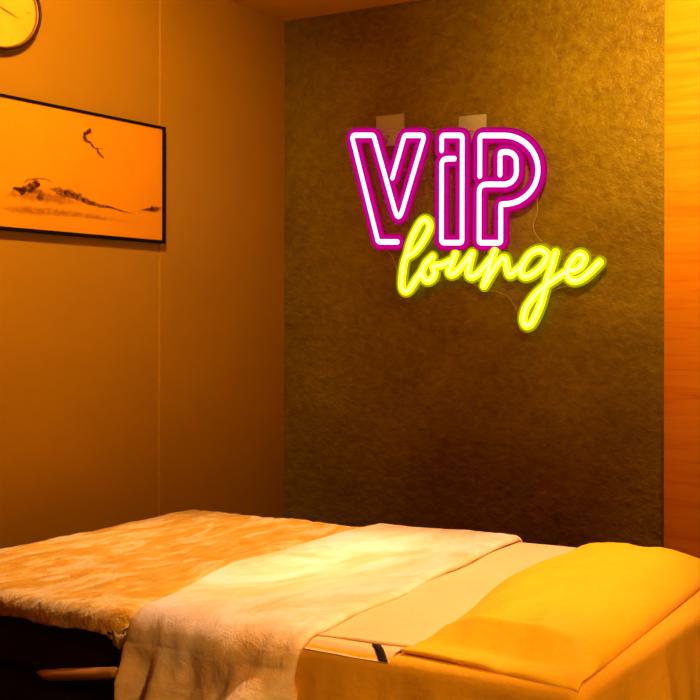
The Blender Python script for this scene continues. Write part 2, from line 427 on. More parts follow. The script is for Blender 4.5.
SCRIPT_LETTERS = {
 'l': [(-2.5092,1.5326),(-2.5005,1.5368),(-2.4919,1.5407),(-2.4833,1.5448),(-2.4748,1.5495),(-2.4664,1.5553),(-2.4580,1.5628),(-2.4495,1.5715),(-2.4413,1.5808),(-2.4336,1.5901),(-2.4268,1.5987),(-2.4209,1.6067),(-2.4154,1.6147),(-2.4108,1.6223),(-2.4070,1.6294),(-2.4044,1.6357),(-2.4032,1.6413),(-2.4030,1.6462),(-2.4039,1.6506),(-2.4053,1.6545),(-2.4072,1.6580),(-2.4096,1.6612),(-2.4128,1.6641),(-2.4164,1.6664),(-2.4203,1.6680),(-2.4241,1.6687),(-2.4278,1.6686),(-2.4317,1.6677),(-2.4356,1.6660),(-2.4397,1.6635),(-2.4438,1.6602),(-2.4482,1.6560),(-2.4526,1.6509),(-2.4572,1.6450),(-2.4618,1.6385),(-2.4664,1.6317),(-2.4712,1.6245),(-2.4761,1.6167),(-2.4811,1.6084),(-2.4858,1.5999),(-2.4901,1.5911),(-2.4939,1.5820),(-2.4974,1.5724),(-2.5006,1.5627),(-2.5037,1.5531),(-2.5068,1.5442),(-2.5100,1.5361),(-2.5132,1.5287),(-2.5163,1.5215),(-2.5192,1.5138),(-2.5218,1.5052),(-2.5240,1.4951),(-2.5260,1.4837),(-2.5277,1.4721),(-2.5291,1.4610),(-2.5302,1.4514),(-2.5310,1.4433),(-2.5315,1.4362),(-2.5316,1.4298),(-2.5312,1.4242),(-2.5302,1.4192),(-2.5284,1.4146),(-2.5260,1.4106),(-2.5230,1.4073),(-2.5197,1.4049),(-2.5162,1.4036),(-2.5124,1.4033),(-2.5084,1.4039),(-2.5041,1.4055),(-2.4994,1.4083),(-2.4942,1.4123),(-2.4883,1.4182),(-2.4817,1.4261),(-2.4748,1.4347),(-2.4682,1.4431),(-2.4623,1.4502),(-2.4573,1.4556),(-2.4529,1.4600),(-2.4488,1.4640),(-2.4448,1.4682),(-2.4406,1.4732),(-2.4364,1.4794),(-2.4324,1.4862),(-2.4283,1.4934),(-2.4239,1.5003),(-2.4191,1.5065),(-2.4136,1.5119),(-2.4076,1.5168),(-2.4014,1.5214),(-2.3951,1.5259),(-2.3889,1.5305)],
 'o': [(-2.4397,1.4769),(-2.4376,1.4711),(-2.4356,1.4651),(-2.4336,1.4591),(-2.4313,1.4538),(-2.4287,1.4496),(-2.4255,1.4464),(-2.4220,1.4441),(-2.4183,1.4424),(-2.4144,1.4416),(-2.4104,1.4415),(-2.4060,1.4423),(-2.4012,1.4439),(-2.3965,1.4463),(-2.3921,1.4491),(-2.3885,1.4522),(-2.3857,1.4556),(-2.3834,1.4595),(-2.3816,1.4638),(-2.3804,1.4682),(-2.3799,1.4727),(-2.3809,1.4776),(-2.3834,1.4831),(-2.3860,1.4884),(-2.3874,1.4931),(-2.3862,1.4965),(-2.3817,1.4980),(-2.3749,1.4980),(-2.3668,1.4974),(-2.3581,1.4971),(-2.3500,1.4979),(-2.3423,1.4999),(-2.3344,1.5027),(-2.3264,1.5059),(-2.3184,1.5092),(-2.3105,1.5123)],
 'u': [(-2.2868,1.5373),(-2.2904,1.5297),(-2.2940,1.5219),(-2.2976,1.5142),(-2.3010,1.5068),(-2.3042,1.5001),(-2.3075,1.4938),(-2.3110,1.4880),(-2.3142,1.4825),(-2.3164,1.4777),(-2.3172,1.4736),(-2.3163,1.4701),(-2.3142,1.4672),(-2.3110,1.4649),(-2.3073,1.4635),(-2.3033,1.4631),(-2.2991,1.4637),(-2.2945,1.4652),(-2.2893,1.4676),(-2.2837,1.4710),(-2.2775,1.4754),(-2.2705,1.4812),(-2.2626,1.4885),(-2.2544,1.4965),(-2.2465,1.5043),(-2.2395,1.5113),(-2.2336,1.5172),(-2.2284,1.5226),(-2.2236,1.5277),(-2.2189,1.5327),(-2.2140,1.5378)],
 'u2': [(-2.2131,1.5378),(-2.2155,1.5305),(-2.2180,1.5233),(-2.2204,1.5160),(-2.2226,1.5087),(-2.2245,1.5015),(-2.2263,1.4939),(-2.2280,1.4860),(-2.2294,1.4783),(-2.2301,1.4713),(-2.2298,1.4656),(-2.2285,1.4613),(-2.2263,1.4579),(-2.2234,1.4554),(-2.2200,1.4538),(-2.2162,1.4530),(-2.2120,1.4532),(-2.2073,1.4544),(-2.2022,1.4564),(-2.1968,1.4591),(-2.1913,1.4623),(-2.1855,1.4663),(-2.1792,1.4712),(-2.1728,1.4766),(-2.1666,1.4821),(-2.1609,1.4873),(-2.1557,1.4923),(-2.1509,1.4972),(-2.1463,1.5021),(-2.1418,1.5070),(-2.1371,1.5120)],
 'n': [(-2.1139,1.5505),(-2.1175,1.5414),(-2.1208,1.5329),(-2.1242,1.5241),(-2.1280,1.5143),(-2.1324,1.5025),(-2.1376,1.4883),(-2.1433,1.4722),(-2.1495,1.4551),(-2.1557,1.4376),(-2.1618,1.4206)],
 'n2': [(-2.1613,1.4206),(-2.1563,1.4278),(-2.1513,1.4350),(-2.1463,1.4422),(-2.1413,1.4492),(-2.1363,1.4562),(-2.1312,1.4631),(-2.1260,1.4701),(-2.1208,1.4768),(-2.1156,1.4833),(-2.1105,1.4894),(-2.1054,1.4953),(-2.1001,1.5011),(-2.0950,1.5065),(-2.0901,1.5110),(-2.0857,1.5142),(-2.0819,1.5164),(-2.0784,1.5176),(-2.0753,1.5179),(-2.0725,1.5169),(-2.0700,1.5145),(-2.0681,1.5102),(-2.0667,1.5041),(-2.0656,1.4970),(-2.0644,1.4898),(-2.0628,1.4833),(-2.0610,1.4771),(-2.0591,1.4705),(-2.0570,1.4643),(-2.0545,1.4594),(-2.0514,1.4567),(-2.0476,1.4567),(-2.0431,1.4588),(-2.0383,1.4622),(-2.0333,1.4661),(-2.0286,1.4694),(-2.0241,1.4723),(-2.0195,1.4754),(-2.0150,1.4786),(-2.0105,1.4818),(-2.0060,1.4849)],
 'g': [(-2.0035,1.4855),(-1.9962,1.4946),(-1.9891,1.5041),(-1.9819,1.5134),(-1.9746,1.5218),(-1.9672,1.5285),(-1.9594,1.5335),(-1.9512,1.5373),(-1.9430,1.5400),(-1.9353,1.5417),(-1.9284,1.5425),(-1.9223,1.5423),(-1.9168,1.5409),(-1.9118,1.5387),(-1.9075,1.5360),(-1.9038,1.5334),(-1.9006,1.5308),(-1.8979,1.5280),(-1.8959,1.5248),(-1.8949,1.5212),(-1.8952,1.5170),(-1.8970,1.5120),(-1.9000,1.5062),(-1.9040,1.5001),(-1.9088,1.4939),(-1.9140,1.4881),(-1.9201,1.4824),(-1.9271,1.4767),(-1.9347,1.4711),(-1.9423,1.4661),(-1.9494,1.4618),(-1.9563,1.4582),(-1.9631,1.4551),(-1.9697,1.4527),(-1.9759,1.4509),(-1.9813,1.4500),(-1.9861,1.4501),(-1.9902,1.4510),(-1.9938,1.4526),(-1.9968,1.4547),(-1.9993,1.4571),(-2.0012,1.4599),(-2.0027,1.4631),(-2.0036,1.4668),(-2.0038,1.4708),(-2.0035,1.4749),(-2.0022,1.4793),(-2.0001,1.4841),(-1.9974,1.4891),(-1.9947,1.4942),(-1.9922,1.4991)],
 'g2': [(-1.8619,1.5311),(-1.8646,1.5230),(-1.8672,1.5150),(-1.8699,1.5069),(-1.8727,1.4986),(-1.8757,1.4900),(-1.8789,1.4809),(-1.8824,1.4715),(-1.8860,1.4619),(-1.8897,1.4522),(-1.8932,1.4424),(-1.8966,1.4325),(-1.9000,1.4224),(-1.9034,1.4123),(-1.9067,1.4023),(-1.9099,1.3926),(-1.9128,1.3834),(-1.9153,1.3747),(-1.9179,1.3661),(-1.9209,1.3573),(-1.9247,1.3478),(-1.9296,1.3370),(-1.9353,1.3251),(-1.9414,1.3132),(-1.9475,1.3024),(-1.9531,1.2937),(-1.9584,1.2873),(-1.9635,1.2824),(-1.9684,1.2789),(-1.9730,1.2768),(-1.9772,1.2761),(-1.9813,1.2770),(-1.9853,1.2796),(-1.9888,1.2835),(-1.9915,1.2883),(-1.9930,1.2938),(-1.9933,1.3003),(-1.9926,1.3080),(-1.9909,1.3163),(-1.9884,1.3249),(-1.9851,1.3330),(-1.9807,1.3410),(-1.9753,1.3491),(-1.9691,1.3572),(-1.9627,1.3649),(-1.9564,1.3720),(-1.9503,1.3786),(-1.9439,1.3848),(-1.9374,1.3906),(-1.9309,1.3960),(-1.9247,1.4012),(-1.9189,1.4058),(-1.9135,1.4099),(-1.9080,1.4138),(-1.9021,1.4178),(-1.8952,1.4221),(-1.8872,1.4270),(-1.8783,1.4320),(-1.8689,1.4372),(-1.8594,1.4424),(-1.8501,1.4476)],
 'e': [(-1.8534,1.4459),(-1.8455,1.4501),(-1.8377,1.4545),(-1.8298,1.4588),(-1.8222,1.4627),(-1.8147,1.4656),(-1.8074,1.4673),(-1.8002,1.4679),(-1.7931,1.4681),(-1.7865,1.4686),(-1.7804,1.4701),(-1.7747,1.4726),(-1.7694,1.4758),(-1.7646,1.4794),(-1.7603,1.4833),(-1.7566,1.4871),(-1.7534,1.4913),(-1.7507,1.4958),(-1.7486,1.5004),(-1.7472,1.5047),(-1.7467,1.5086),(-1.7471,1.5121),(-1.7485,1.5153),(-1.7505,1.5182),(-1.7530,1.5206),(-1.7558,1.5223),(-1.7588,1.5234),(-1.7622,1.5241),(-1.7659,1.5241),(-1.7700,1.5232),(-1.7744,1.5211),(-1.7794,1.5174),(-1.7850,1.5124),(-1.7907,1.5065),(-1.7962,1.5003),(-1.8007,1.4944),(-1.8045,1.4886),(-1.8078,1.4824),(-1.8105,1.4762),(-1.8126,1.4703),(-1.8139,1.4649),(-1.8144,1.4600),(-1.8142,1.4555),(-1.8133,1.4513),(-1.8117,1.4475),(-1.8095,1.4440),(-1.8066,1.4408),(-1.8029,1.4377),(-1.7986,1.4351),(-1.7939,1.4332),(-1.7887,1.4322),(-1.7831,1.4322),(-1.7769,1.4330),(-1.7703,1.4346),(-1.7635,1.4369),(-1.7566,1.4399),(-1.7494,1.4439),(-1.7419,1.4488),(-1.7342,1.4544),(-1.7267,1.4601),(-1.7195,1.4657),(-1.7128,1.4711),(-1.7062,1.4767),(-1.6998,1.4824),(-1.6935,1.4881),(-1.6871,1.4937)],
}
SIGN_CONTOUR = [(-2.7912,2.0393),(-2.7559,2.0358),(-2.7205,2.0322),(-2.6862,2.0286),(-2.6544,2.0250),(-2.6269,2.0210),(-2.6023,2.0167),(-2.5776,2.0127),(-2.5496,2.0094),(-2.5181,2.0071),(-2.4847,2.0055),(-2.4488,2.0041),(-2.4103,2.0025),(-2.3679,2.0006),(-2.3224,1.9986),(-2.2760,1.9966),(-2.2307,1.9942),(-2.1848,1.9921),(-2.1380,1.9900),(-2.0944,1.9872),(-2.0578,1.9827),(-2.0300,1.9766),(-2.0085,1.9692),(-1.9906,1.9603),(-1.9738,1.9496),(-1.9572,1.9367),(-1.9424,1.9218),(-1.9298,1.9057),(-1.9200,1.8893),(-1.9132,1.8719),(-1.9092,1.8534),(-1.9074,1.8350),(-1.9076,1.8181),(-1.9105,1.8029),(-1.9161,1.7887),(-1.9226,1.7754),(-1.9282,1.7629),(-1.9330,1.7516),(-1.9377,1.7414),(-1.9418,1.7316),(-1.9447,1.7214),(-1.9455,1.7112),(-1.9447,1.7011),(-1.9439,1.6906),(-1.9447,1.6791),(-1.9487,1.6658),(-1.9548,1.6512),(-1.9600,1.6366),(-1.9613,1.6232),(-1.9575,1.6109),(-1.9504,1.5994),(-1.9415,1.5888),(-1.9323,1.5798),(-1.9230,1.5725),(-1.9128,1.5669),(-1.9021,1.5620),(-1.8912,1.5573),(-1.8799,1.5525),(-1.8681,1.5481),(-1.8566,1.5441),(-1.8465,1.5409),(-1.8384,1.5386),(-1.8315,1.5370),(-1.8251,1.5360),(-1.8183,1.5356),(-1.8106,1.5359),(-1.8026,1.5369),(-1.7947,1.5382),(-1.7874,1.5392),(-1.7810,1.5402),(-1.7751,1.5414),(-1.7694,1.5421),(-1.7635,1.5416),(-1.7572,1.5393),(-1.7508,1.5358),(-1.7445,1.5319),(-1.7386,1.5284),(-1.7335,1.5254),(-1.7289,1.5223),(-1.7242,1.5197),(-1.7189,1.5179),(-1.7125,1.5177),(-1.7054,1.5186),(-1.6982,1.5193),(-1.6914,1.5185),(-1.6846,1.5159),(-1.6775,1.5122),(-1.6716,1.5077),(-1.6681,1.5025),(-1.6669,1.4968),(-1.6676,1.4906),(-1.6704,1.4835),(-1.6758,1.4753),(-1.6848,1.4649),(-1.6968,1.4529),(-1.7101,1.4411),(-1.7228,1.4315),(-1.7348,1.4247),(-1.7470,1.4196),(-1.7589,1.4159),(-1.7703,1.4133),(-1.7809,1.4123),(-1.7911,1.4129),(-1.8008,1.4139),(-1.8102,1.4143),(-1.8193,1.4138),(-1.8279,1.4130),(-1.8364,1.4119),(-1.8449,1.4103),(-1.8538,1.4083),(-1.8628,1.4060),(-1.8715,1.4031),(-1.8794,1.3992),(-1.8863,1.3948),(-1.8923,1.3899),(-1.8981,1.3835),(-1.9039,1.3749),(-1.9099,1.3631),(-1.9158,1.3486),(-1.9218,1.3333),(-1.9282,1.3188),(-1.9350,1.3045),(-1.9422,1.2898),(-1.9496,1.2764),(-1.9571,1.2659),(-1.9649,1.2586),(-1.9728,1.2538),(-1.9808,1.2510),(-1.9884,1.2498),(-1.9959,1.2505),(-2.0035,1.2532),(-2.0103,1.2573),(-2.0156,1.2622),(-2.0188,1.2683),(-2.0206,1.2757),(-2.0215,1.2834),(-2.0223,1.2907),(-2.0228,1.2971),(-2.0228,1.3032),(-2.0229,1.3093),(-2.0240,1.3156),(-2.0260,1.3220),(-2.0286,1.3284),(-2.0320,1.3352),(-2.0366,1.3428),(-2.0424,1.3519),(-2.0492,1.3620),(-2.0572,1.3719),(-2.0663,1.3802),(-2.0776,1.3866),(-2.0907,1.3918),(-2.1038,1.3959),(-2.1150,1.3991),(-2.1234,1.4012),(-2.1301,1.4021),(-2.1364,1.4024),(-2.1434,1.4027),(-2.1521,1.4028),(-2.1615,1.4024),(-2.1705,1.4023),(-2.1781,1.4032),(-2.1834,1.4054),(-2.1871,1.4086),(-2.1907,1.4122),(-2.1956,1.4158),(-2.2024,1.4194),(-2.2102,1.4232),(-2.2184,1.4269),(-2.2263,1.4304),(-2.2330,1.4337),(-2.2390,1.4368),(-2.2461,1.4396),(-2.2559,1.4419),(-2.2698,1.4435),(-2.2866,1.4447),(-2.3041,1.4454),(-2.3196,1.4456),(-2.3326,1.4453),(-2.3444,1.4446),(-2.3554,1.4432),(-2.3661,1.4412),(-2.3761,1.4381),(-2.3852,1.4341),(-2.3947,1.4299),(-2.4057,1.4259),(-2.4196,1.4225),(-2.4355,1.4194),(-2.4511,1.4161),(-2.4641,1.4122),(-2.4735,1.4075),(-2.4805,1.4020),(-2.4867,1.3967),(-2.4934,1.3924),(-2.5010,1.3889),(-2.5088,1.3858),(-2.5165,1.3839),(-2.5242,1.3841),(-2.5322,1.3869),(-2.5405,1.3916),(-2.5481,1.3977),(-2.5543,1.4045),(-2.5588,1.4119),(-2.5621,1.4204),(-2.5644,1.4295),(-2.5661,1.4386),(-2.5670,1.4480),(-2.5668,1.4577),(-2.5665,1.4674),(-2.5666,1.4764),(-2.5669,1.4842),(-2.5671,1.4912),(-2.5682,1.4984),(-2.5709,1.5067),(-2.5757,1.5170),(-2.5821,1.5287),(-2.5894,1.5399),(-2.5970,1.5489),(-2.6048,1.5549),(-2.6132,1.5589),(-2.6219,1.5619),(-2.6304,1.5651),(-2.6389,1.5668),(-2.6475,1.5670),(-2.6560,1.5694),(-2.6641,1.5775),(-2.6700,1.5880),(-2.6743,1.6003),(-2.6808,1.6225),(-2.6931,1.6626),(-2.7160,1.7346),(-2.7465,1.8307),(-2.7761,1.9261),(-2.7961,1.9953),(-2.8026,2.0269),(-2.8005,2.0356),(-2.7950,2.0352)]
HOOKS = [(-2.6807,2.0783,-2.5466,1.9595),(-2.2968,2.0469,-2.1742,1.9478)]
INK = [
 (0.80,[(2.2179,1.9188,0.0019),(2.2207,1.9205,0.0021),(2.2238,1.9223,0.0024),(2.2265,1.9237,0.0027),(2.2281,1.9239,0.0030),(2.2284,1.9224,0.0034),(2.2279,1.9196,0.0039),(2.2266,1.9164,0.0043),(2.2247,1.9136,0.0048),(2.2217,1.9113,0.0046),(2.2177,1.9093,0.0044),(2.2139,1.9072,0.0043),(2.2111,1.9047,0.0041),(2.2096,1.9016,0.0042),(2.2090,1.8980,0.0043),(2.2090,1.8945,0.0043),(2.2094,1.8914,0.0044),(2.2100,1.8888,0.0044),(2.2110,1.8864,0.0044),(2.2124,1.8844,0.0044),(2.2145,1.8826,0.0044),(2.2173,1.8814,0.0043),(2.2209,1.8806,0.0041),(2.2247,1.8798,0.0039),(2.2281,1.8784,0.0037),(2.2310,1.8759,0.0033),(2.2337,1.8727,0.0030),(2.2361,1.8695,0.0026),(2.2384,1.8671,0.0022),(2.2399,1.8654,0.0023),(2.2407,1.8643,0.0024),(2.2422,1.8636,0.0025),(2.2453,1.8633,0.0026),(2.2507,1.8635,0.0025),(2.2578,1.8643,0.0024),(2.2656,1.8653,0.0023),(2.2731,1.8662,0.0022)]),
 (0.55,[(2.2522,1.8660,0.0019),(2.2524,1.8628,0.0020),(2.2524,1.8595,0.0022),(2.2528,1.8563,0.0024),(2.2539,1.8532,0.0026),(2.2563,1.8502,0.0028),(2.2595,1.8473,0.0030),(2.2629,1.8446,0.0031),(2.2661,1.8420,0.0033),(2.2689,1.8397,0.0034),(2.2715,1.8377,0.0035),(2.2740,1.8358,0.0036),(2.2766,1.8338,0.0037)]),
 (1.00,[(1.9797,1.6976,0.0046),(1.9826,1.6982,0.0046),(1.9853,1.6989,0.0046),(1.9882,1.6994,0.0046),(1.9916,1.6991,0.0046),(1.9958,1.6980,0.0051),(2.0006,1.6961,0.0056),(2.0054,1.6940,0.0060),(2.0096,1.6922,0.0065),(2.0131,1.6909,0.0058),(2.0160,1.6898,0.0051),(2.0188,1.6887,0.0044),(2.0217,1.6876,0.0037)]),
 (0.80,[(1.9916,1.6961,0.0046),(1.9994,1.6973,0.0056),(2.0074,1.6984,0.0065),(2.0150,1.6997,0.0074),(2.0217,1.7014,0.0083),(2.0272,1.7036,0.0086),(2.0318,1.7061,0.0088),(2.0360,1.7088,0.0090),(2.0401,1.7114,0.0093),(2.0443,1.7141,0.0093),(2.0483,1.7170,0.0093),(2.0521,1.7195,0.0093),(2.0555,1.7211,0.0093),(2.0583,1.7214,0.0079),(2.0605,1.7209,0.0065),(2.0626,1.7199,0.0051),(2.0648,1.7192,0.0037)]),
 (0.25,[(1.9562,1.6707,0.0056),(1.9633,1.6740,0.0065),(1.9703,1.6776,0.0074),(1.9776,1.6808,0.0083),(1.9857,1.6832,0.0093),(1.9949,1.6844,0.0102),(2.0051,1.6846,0.0111),(2.0153,1.6846,0.0120),(2.0248,1.6849,0.0129),(2.0329,1.6859,0.0129),(2.0403,1.6871,0.0129),(2.0475,1.6882,0.0129),(2.0555,1.6886,0.0129),(2.0642,1.6879,0.0129),(2.0732,1.6866,0.0129),(2.0828,1.6851,0.0129),(2.0931,1.6837,0.0129),(2.1043,1.6827,0.0125),(2.1164,1.6817,0.0120),(2.1289,1.6808,0.0116),(2.1413,1.6798,0.0111),(2.1535,1.6788,0.0102),(2.1659,1.6779,0.0093),(2.1783,1.6769,0.0083),(2.1908,1.6758,0.0074)]),
 (0.65,[(2.0931,1.7119,0.0056),(2.0993,1.7111,0.0062),(2.1054,1.7105,0.0069),(2.1118,1.7097,0.0076),(2.1186,1.7088,0.0083),(2.1262,1.7076,0.0086),(2.1344,1.7062,0.0088),(2.1428,1.7047,0.0090),(2.1511,1.7032,0.0093),(2.1593,1.7020,0.0093),(2.1675,1.7008,0.0093),(2.1758,1.6995,0.0093),(2.1842,1.6976,0.0093),(2.1924,1.6949,0.0086),(2.2005,1.6916,0.0079),(2.2089,1.6883,0.0072),(2.2179,1.6854,0.0065),(2.2276,1.6828,0.0058),(2.2380,1.6805,0.0051),(2.2486,1.6785,0.0044),(2.2591,1.6769,0.0037),(2.2695,1.6761,0.0034),(2.2799,1.6759,0.0031),(2.2905,1.6757,0.0027),(2.3014,1.6749,0.0024),(2.3130,1.6732,0.0023),(2.3252,1.6708,0.0021),(2.3372,1.6684,0.0020),(2.3483,1.6666,0.0019),(2.3583,1.6654,0.0019),(2.3674,1.6647,0.0019),(2.3762,1.6642,0.0019),(2.3852,1.6636,0.0019)]),
 (0.40,[(2.0157,1.7113,0.0019),(2.0167,1.7155,0.0019),(2.0174,1.7198,0.0020),(2.0187,1.7238,0.0021),(2.0217,1.7274,0.0022),(2.0269,1.7305,0.0021),(2.0336,1.7332,0.0020),(2.0412,1.7355,0.0019),(2.0493,1.7373,0.0019),(2.0583,1.7386,0.0019),(2.0683,1.7396,0.0019),(2.0782,1.7399,0.0019),(2.0868,1.7392,0.0019),(2.0934,1.7370,0.0018),(2.0988,1.7337,0.0017),(2.1038,1.7300,0.0016),(2.1090,1.7264,0.0015)]),
 (0.45,[(2.0493,1.6971,0.0093),(2.0547,1.6947,0.0093),(2.0605,1.6923,0.0093),(2.0654,1.6898,0.0093),(2.0679,1.6870,0.0093),(2.0670,1.6837,0.0088),(2.0636,1.6802,0.0083),(2.0593,1.6766,0.0079),(2.0555,1.6731,0.0074)]),
 (0.12,[(1.9416,1.6330,0.0074),(1.9559,1.6330,0.0079),(1.9699,1.6329,0.0083),(1.9846,1.6329,0.0088),(2.0006,1.6333,0.0093),(2.0184,1.6342,0.0093),(2.0376,1.6354,0.0093),(2.0575,1.6369,0.0093),(2.0773,1.6382,0.0093),(2.0967,1.6398,0.0088),(2.1160,1.6415,0.0083),(2.1361,1.6429,0.0079),(2.1576,1.6434,0.0074),(2.1805,1.6428,0.0069),(2.2045,1.6412,0.0065),(2.2304,1.6393,0.0060),(2.2591,1.6376,0.0056),(2.2918,1.6361,0.0051),(2.3279,1.6345,0.0046),(2.3658,1.6330,0.0042),(2.4040,1.6314,0.0037)]),
 (0.16,[(1.9416,1.6360,0.0056),(1.9598,1.6366,0.0065),(1.9782,1.6371,0.0074),(1.9969,1.6376,0.0083),(2.0157,1.6379,0.0093),(2.0343,1.6378,0.0093),(2.0530,1.6374,0.0093),(2.0723,1.6370,0.0093),(2.0931,1.6368,0.0093),(2.1159,1.6368,0.0083),(2.1403,1.6371,0.0074),(2.1655,1.6373,0.0065),(2.1908,1.6372,0.0056),(2.2162,1.6368,0.0051),(2.2418,1.6360,0.0046),(2.2679,1.6352,0.0042),(2.2943,1.6344,0.0037)]),
 (0.55,[(2.4040,1.6758,0.0022),(2.4118,1.6775,0.0026),(2.4198,1.6793,0.0030),(2.4275,1.6810,0.0033),(2.4344,1.6824,0.0037),(2.4400,1.6836,0.0046),(2.4449,1.6846,0.0056),(2.4493,1.6855,0.0065),(2.4536,1.6862,0.0074),(2.4575,1.6866,0.0069),(2.4611,1.6868,0.0065),(2.4648,1.6871,0.0060),(2.4691,1.6879,0.0056),(2.4744,1.6894,0.0049),(2.4804,1.6913,0.0042),(2.4866,1.6935,0.0035),(2.4926,1.6956,0.0028)]),
 (1.00,[(2.4459,1.6850,0.0046),(2.4497,1.6856,0.0046),(2.4536,1.6862,0.0046),(2.4575,1.6868,0.0046),(2.4613,1.6874,0.0046)]),
 (1.00,[(2.0524,1.7210,0.0048),(2.0555,1.7209,0.0048),(2.0586,1.7209,0.0048),(2.0617,1.7208,0.0048),(2.0648,1.7207,0.0048)]),
]

# ------------------------------------------------------------------ room shell
XR, YF = 1.9, -1.2            # right wall x, wall behind the camera y
PXR = -1.453                  # where the dark wallpaper ends and the wood begins
def struct(name, geo, mat, smooth=False):
    return tag(obj(name, geo, mat, smooth=smooth), kind='structure')

struct('floor', box_bm(WX - .1, XR, YF, WY + .1, -.1, 0), M['floor'])
struct('ceiling', box_bm(WX - .1, XR, YF, WY + .1, CEIL, CEIL + .1), M['ceiling'])
struct('wall_back', box_bm(WX - .1, PXR, WY, WY + .1, 0, CEIL), M['wallpaper'])
struct('wall_right', box_bm(XR, XR + .1, YF, WY + .1, 0, CEIL), M['laminate'])
struct('wall_front', box_bm(WX - .1, XR, YF - .1, YF, 0, CEIL), M['laminate'])
# left wall: laminate panels with a narrow bevelled seam between them
seams = [-.6, .95, 2.501]
prof = [(WX, YF)]
for s in seams:
    prof += [(WX, s - .0045), (WX - .006, s - .0015), (WX - .006, s + .0015), (WX, s + .0045)]
prof += [(WX, WY), (WX - .1, WY), (WX - .1, YF)]
vs = [(x, y, 0) for x, y in prof] + [(x, y, CEIL) for x, y in prof]
n = len(prof)
fs = [(i, (i + 1) % n, n + (i + 1) % n, n + i) for i in range(n)]
mi = [1 if (1 <= i < n - 3 and (i - 1) % 4 != 3) else 0 for i in range(n)]
struct('wall_left', (vs, fs, mi), [M['laminate'], M['groove']])
# horizontal grain wood cladding beside the wallpaper, standing slightly proud of it
bm = box_bm(PXR, XR, WY - .012, WY + .1, 0, CEIL, .0015, 1)
struct('trim_1', bm, M['wood'])
struct('baseboard_left', box_bm(WX, WX + .012, YF, WY, 0, .08), M['trim'])
struct('baseboard_back', box_bm(WX + .012, PXR, WY - .012, WY, 0, .08), M['trim'])

# ------------------------------------------------------------------ wall clock (left wall)
CY, CZ, CR = 1.922, 2.232, .1387
ck = tag(empty('wall_clock', (WX, CY, CZ)), 'round wall clock with dark rim and bright yellow dial above the painting', 'clock')
obj('rim', lathe([(CR - .006, .002), (CR, .010), (CR, .034), (CR - .004, .043), (CR - .008, .046), (CR - .010, .044), (CR - .011, .040), (CR - .011, .012)], 72, (WX, CY, CZ)), M['clock_rim'], ck)
obj('bezel', lathe([(CR - .0108, .039), (CR - .0125, .040), (CR - .0150, .036), (CR - .0155, .030)], 72, (WX, CY, CZ)), M['gold'], ck)
dl = obj('dial', lathe([(CR - .0150, .0305), (CR - .04, .031), (.001, .031)], 72, (WX, CY, CZ)), M['dial'], ck)
mk = []
for k in range(12):
    a = k * PI / 6
    L = .014 if k % 3 == 0 else .008
    r0, r1, hw = CR - .030, CR - .030 - L, .0012
    c, s = math.cos(a), math.sin(a)
    q = [(r0, -hw), (r0, hw), (r1, hw), (r1, -hw)]
    v = [(WX + .0316, CY + r * c - t * s, CZ + r * s + t * c) for r, t in q]
    mk.append((v, [(0, 1, 2, 3)]))
obj('hour_mark', merge(*mk), M['mark'], dl, smooth=False)['kind'] = 'stuff'
def hand(name, ang, L, wd, off):
    c, s = math.cos(ang), math.sin(ang)
    q = [(-.015, -wd), (-.015, wd), (L * .8, wd * .8), (L, 0), (L * .8, -wd * .8)]
    v = [(WX + off, CY + r * c - t * s, CZ + r * s + t * c) for r, t in q] + [(WX + off + .0012, CY + r * c - t * s, CZ + r * s + t * c) for r, t in q]
    f = [(0, 1, 2, 3, 4), (9, 8, 7, 6, 5)] + [(i, (i + 1) % 5, 5 + (i + 1) % 5, 5 + i) for i in range(5)]
    obj(name, (v, f), M['mark'], ck, smooth=False)
hand('hour_hand', math.radians(200), .055, .0025, .033)
hand('minute_hand', math.radians(-20), .075, .0018, .036)

# ------------------------------------------------------------------ framed ink painting (left wall)
PY0, PY1, PZ0, PZ1 = .96, 2.503, 1.561, 1.969
pt = tag(empty('framed_painting', (WX, (PY0 + PY1) / 2, PZ0)), 'wide black-framed ink landscape painting on orange paper hanging on the left wall', 'painting')
fw, fd = .0085, .030
bm = bmesh.new()
def addbox(bm, *a):
    b = box_bm(*a, .0015, 1)
    me = bpy.data.meshes.new('tmp'); b.to_mesh(me); b.free(); bm.from_mesh(me); bpy.data.meshes.remove(me)
X0 = WX + .001
addbox(bm, X0, X0 + fd, PY0, PY1, PZ1 - fw, PZ1)
addbox(bm, X0, X0 + fd, PY0, PY1, PZ0, PZ0 + fw * 1.25)
addbox(bm, X0, X0 + fd, PY0, PY0 + fw, PZ0, PZ1)
addbox(bm, X0, X0 + fd, PY1 - fw * 1.2, PY1, PZ0, PZ1)
obj('frame', bm, M['black'], pt, smooth=False)
CX = WX + .024
vs = [(CX, PY0 + .006, PZ0 + .006), (CX, PY1 - .006, PZ0 + .006), (CX, PY1 - .006, PZ1 - .006), (CX, PY0 + .006, PZ1 - .006)]
cv = obj('painted_sheet', (vs, [(0, 1, 2, 3)]), M['canvas'], pt, smooth=False)
